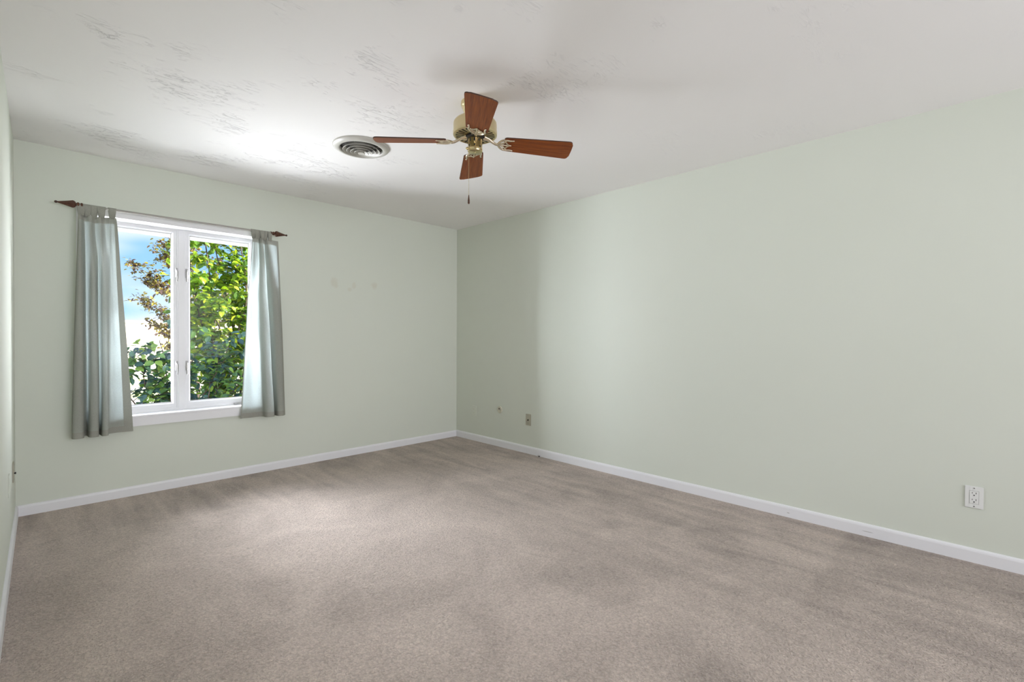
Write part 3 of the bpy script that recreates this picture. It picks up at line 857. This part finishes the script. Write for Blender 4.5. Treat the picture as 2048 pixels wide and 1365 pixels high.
# plates on the left wall, seen edge-on
o5 = plate_root('jack_plate', 'thin pale jack plate on the left wall by the corner, with a dark plug', 'jack plate', (X1, 4.02, 0.375), 1)
bm = bmesh.new(); rbox(bm, -0.035, 0.035, 0.0, 0.0060, -0.0575, 0.0575, 0.002)
obj('cover_plate', bm, M_plate_t, o5, True)
bm = bmesh.new(); lathe(bm, [(0, 0), (0.005, 0), (0.005, 0.005), (0.006, 0.005), (0.006, 0.009), (0, 0.009)], 16, (0, 0.0055, -0.008), axis='y')
obj('jack_socket', bm, M_dark, o5, True)
screw(o5, 0.0420); screw(o5, -0.0420)
o6 = plate_root('wall_outlet', 'wall coloured outlet on the left wall, nearer than the jack plate', 'outlet', (X1, 3.53, 0.405), 1)
bm = bmesh.new(); rbox(bm, -0.035, 0.035, 0.0, 0.0040, -0.0575, 0.0575, 0.0015)
obj('cover_plate', bm, M_plate_s, o6, True)
for zc in (0.020, -0.020):
    bm = bmesh.new(); rbox(bm, -0.0165, 0.0165, 0.003, 0.0055, zc - 0.0135, zc + 0.0135, 0.002)
    obj('receptacle', bm, M_plate_s, o6, True)

# crumb of dirt at the carpet edge
bm = bmesh.new(); bmesh.ops.create_icosphere(bm, subdivisions=2, radius=0.006, matrix=Matrix.Translation((0, 0, 0.004)) @ Matrix.Diagonal((1.0, 1.6, 0.8, 1)))
for v in bm.verts: v.co += v.co.normalized() * noise.noise(v.co * 300) * 0.002
cr_ = obj('dirt_crumb', bm, M_dark, None, True, (3.458, 3.085, 0.0))
cr_['label'] = 'tiny dark crumb on the carpet against the right baseboard'; cr_['category'] = 'crumb'

# ================================================================== outside
M_ground = mat('pale_dry_ground', (0.72, 0.60, 0.46), 0.9, spec=0.1)
c = coords(M_ground)
lk(M_ground, mixc(M_ground, remap(M_ground, noise_(M_ground, c, 0.6, 4), 0.45, 0.6, 0, 1), (0.78, 0.72, 0.64), (0.50, 0.56, 0.22)), bsdf(M_ground).inputs['Base Color'])
bm = bmesh.new(); bx(bm, (-60, Y0 + WT + 0.02, -0.5), (90, 120, -0.25))
struct('ground', bm, M_ground, 'sunlit pale ground outside', 'ground')
M_ext = mat('white_exterior_paint', (0.80, 0.78, 0.76), 0.6)
M_roof = mat('grey_roof_shingle', (0.18, 0.17, 0.16), 0.9)
bm = bmesh.new()
bx(bm, (-6, YB - 0.8, H + 0.06), (8, Y0 + WT + 0.60, H + 0.20))
struct('roof', bm, M_roof, 'roof over the room', 'roof')
bm = bmesh.new()
bx(bm, (-6, Y0 + WT + 0.001, 2.14), (8, Y0 + WT + 0.58, 2.16)); bx(bm, (-6, Y0 + WT + 0.58, 2.063), (8, Y0 + WT + 0.60, H + 0.055))
struct('roof_eave', bm, M_ext, 'white eave above the window outside', 'eave')
bm = bmesh.new()
bx(bm, (-6, Y0 + 0.02, -0.4), (X1 - 0.16, Y0 + WT, H)); bx(bm, (X0 + 0.16, Y0 + 0.02, -0.4), (8, Y0 + WT, H))
struct('wall_outside', bm, M_ext, 'outer wall of the house', 'wall')

# far cream wall
M_cream = mat('cream_stucco', (0.90, 0.80, 0.62), 0.9)
g = thing('garden_wall', 'low cream garden wall in full sun beyond the shrubs', 'garden wall', (3.0, 20, -0.25))
obj('wall_face', box_mesh(((-14, 0, 0), (22, 0.25, 1.84))), M_cream, g)
obj('coping', box_mesh(((-14, -0.06, 1.84), (22, 0.31, 1.91)), bevel=0.01), M_ext, g)

# leaves
def leaf_mat(name, cols, rough=0.35, trans=0.35, tr=None):
    m = bpy.data.materials.new(name); m.use_nodes = True
    t = m.node_tree; b = bsdf(m); out_ = t.nodes['Material Output']
    ge = nd(m, 'ShaderNodeNewGeometry'); ra = nd(m, 'ShaderNodeValToRGB')
    els = ra.color_ramp.elements
    while len(els) < len(cols): els.new(0.5)
    for i, (p_, col) in enumerate(cols): els[i].position = p_; els[i].color = (*col, 1)
    lk(m, ge.outputs['Random Per Island'], ra.inputs[0])
    lk(m, ra.outputs[0], b.inputs['Base Color'])
    b.inputs['Roughness'].default_value = rough
    q = nd(m, 'ShaderNodeBsdfTranslucent'); lk(m, mixc(m, 1.0, ra.outputs[0], (1.6, 1.7, 0.6) if tr is None else tr, 'MULTIPLY'), q.inputs[0])
    x = nd(m, 'ShaderNodeMixShader'); x.inputs[0].default_value = trans
    lk(m, b.outputs[0], x.inputs[1]); lk(m, q.outputs[0], x.inputs[2]); lk(m, x.outputs[0], out_.inputs[0])
    return m
M_leafA = leaf_mat('bright_green_leaf', [(0.0, (0.05, 0.11, 0.03)), (0.35, (0.12, 0.23, 0.03)), (0.7, (0.24, 0.36, 0.03)), (1.0, (0.55, 0.58, 0.05))])
M_leafB = leaf_mat('sky_sheen_green_leaf', [(0.0, (0.04, 0.08, 0.12)), (0.4, (0.09, 0.17, 0.16)), (0.75, (0.16, 0.30, 0.09)), (1.0, (0.36, 0.50, 0.12))], 0.22, 0.25)  # bluish tones put the sheen of the sky into the leaf colour
M_leafC = leaf_mat('turning_yellow_leaf', [(0.0, (0.08, 0.045, 0.05)), (0.35, (0.14, 0.09, 0.06)), (0.65, (0.22, 0.22, 0.05)), (1.0, (0.55, 0.42, 0.05))], 0.45, 0.35, (1.3, 1.2, 0.6))
M_bark = mat('grey_brown_bark', (0.10, 0.07, 0.055), 0.9)

def add_leaf(bm, pos, size, rnd, width=0.62):
    d = Vector((rnd.gauss(0, 1), rnd.gauss(0, 1), rnd.gauss(-0.25, 0.6))).normalized()
    up = Vector((rnd.gauss(0, .5), rnd.gauss(0, .5), 1)).normalized()
    s = d.cross(up).normalized(); nn = s.cross(d)
    L_ = size * rnd.uniform(0.7, 1.25); W = L_ * width / 2
    P = lambda a, b, c_: bm.verts.new(pos + d * (a * L_) + s * (b * W) + nn * (c_ * L_))
    v0 = P(0, 0, 0); tip = P(1, 0, -0.14)
    mids = [P(0.33, 0, 0.0), P(0.68, 0, -0.03)]
    l = [P(0.16, .75, .06), P(0.42, 1, .08), P(0.74, .68, .02)]; r = [P(0.16, -.75, .06), P(0.42, -1, .08), P(0.74, -.68, .02)]
    for q, fl in ((l, 0), (r, 1)):
        for f in ((v0, mids[0], q[1], q[0]), (mids[0], mids[1], q[2], q[1]), (mids[1], tip, q[2])):
            bm.faces.new(f if fl == 0 else tuple(reversed(f)))

def plant(name, label, cat, base, stems, nleaf, leaf, m_leaf, rnd, spread=0.16, twig=0.004, group=None, width=0.62):
    """stems: list of polylines (world); leaves gather round twigs that leave the stems"""
    t = thing(name, label, cat, base)
    B = Vector(base)
    tm = bmesh.new(); lm = bmesh.new()
    segs = []
    for st_, r0 in stems:
        k = len(st_)
        pts = [Vector(p) - B for p in st_]
        fine = []
        for i in range(0, 15):
            q = catmull([tuple(p) for p in pts], i / 14)
            fine.append(Vector(q) + Vector((rnd.gauss(0, .012), rnd.gauss(0, .012), 0)))
        tube(tm, fine, [r0 * (1 - 0.75 * i / 14) for i in range(15)], 7)
        segs.append(fine)
    per = 9
    ntw = nleaf // per
    for _ in range(ntw):
        f = rnd.choice(segs); tt = rnd.uniform(0.18, 1.0) ** 0.8
        i = min(int(tt * 14), 13); p = f[i].lerp(f[i+1], tt * 14 - i)
        d = Vector((rnd.gauss(0, 1), rnd.gauss(0, 1), rnd.gauss(0.35, 0.45))).normalized()
        ln = rnd.uniform(0.4, 1.9) * spread
        e = p + d * ln
        tube(tm, [p, p.lerp(e, .5) + Vector((0, 0, .01)), e], [twig, twig * .7, twig * .4], 4, False)
        for j in range(per):
            q = p.lerp(e, rnd.uniform(0.35, 1.08)) + Vector((rnd.gauss(0, .02), rnd.gauss(0, .02), rnd.gauss(0, .02)))
            add_leaf(lm, q, leaf, rnd, width)
    obj('stems', tm, M_bark, t, True)
    obj('foliage', lm, m_leaf, t)
    return t
rnd = random.Random(11)
gz = -0.25
def stem(x, y, x2, y2, z2, bend=0.1):
    return [(x, y, gz), (x + (x2-x)*.3 + rnd.gauss(0, bend*.4), y + (y2-y)*.3, gz + (z2-gz)*.35), (x + (x2-x)*.65 + rnd.gauss(0, bend*.4), y + (y2-y)*.65, gz + (z2-gz)*.68), (x2, y2, z2)]
# tall shrub filling the right pane
st = [(stem(1.92 + rnd.gauss(0, .12), 7.25 + rnd.gauss(0, .08), 1.92 + a, 7.25 + b, z_), 0.018) for a, b, z_ in
      ((-.57, -.15, 2.0), (-.66, .1, 2.6), (-.48, 0, 3.0), (-.30, .1, 2.8), (-.05, -.1, 3.3), (.25, .15, 3.2), (.5, -.1, 2.8), (-.35, -.2, 1.6), (.1, -.25, 2.2), (.75, .1, 2.4), (.0, .2, 3.0), (-.5, .15, 1.2))]
plant('tall_shrub', 'tall broad-leaved green shrub close outside the right window pane', 'shrub', (1.92, 7.25, gz), st, 6300, 0.090, M_leafA, rnd, 0.20)
# low dark shrub along the bottom of both panes
st = [(stem(0.95 + rnd.gauss(0, .2), 5.98 + rnd.gauss(0, .05), 0.95 + a, 5.98 + b, z_), 0.011) for a, b, z_ in
      ((-.60, 0, .82), (-.42, .05, 1.0), (-.25, -.05, 1.0), (-.08, .1, 1.18), (.08, -.1, 1.34), (.2, 0, .95), (.32, .1, 1.12), (.45, -.05, 1.0), (.6, .1, 1.2), (.78, 0, 1.0), (-.05, .1, .75), (.5, .05, .7))]
plant('low_shrub', 'low dark green shrub close outside the bottom of both window panes', 'shrub', (0.95, 5.98, gz), st, 2000, 0.078, M_leafB, rnd, 0.13, width=0.72)
# small tree with turning leaves further out
st = [([(1.85, 9.2, gz), (1.80, 9.2, .7), (1.72, 9.15, 1.6), (1.62, 9.2, 2.9)], 0.035)]
for a, z0, z_ in ((-.62, 1.0, 1.75), (-.55, 1.5, 2.05), (-.66, 1.25, 2.28), (-.35, 1.8, 2.62), (-.15, 2.0, 2.95), (.4, 1.2, 2.4), (.6, 1.0, 2.0), (-.45, .75, 1.35), (-.25, .7, 1.0), (.3, .8, 1.5), (-.2, 1.4, 2.3)):
    st.append(([(1.78, 9.2, z0), (1.74 + a*.35, 9.2 + rnd.gauss(0, .15), z0 + (z_-z0)*.45), (1.72 + a*.7, 9.2 + rnd.gauss(0, .2), z0 + (z_-z0)*.75), (1.72 + a, 9.2 + rnd.gauss(0, .25), z_)], 0.012))
plant('small_tree', 'small tree with yellow and brown leaves seen through the left pane', 'tree', (1.85, 9.2, gz), st, 4600, 0.056, M_leafC, rnd, 0.12, 0.003)
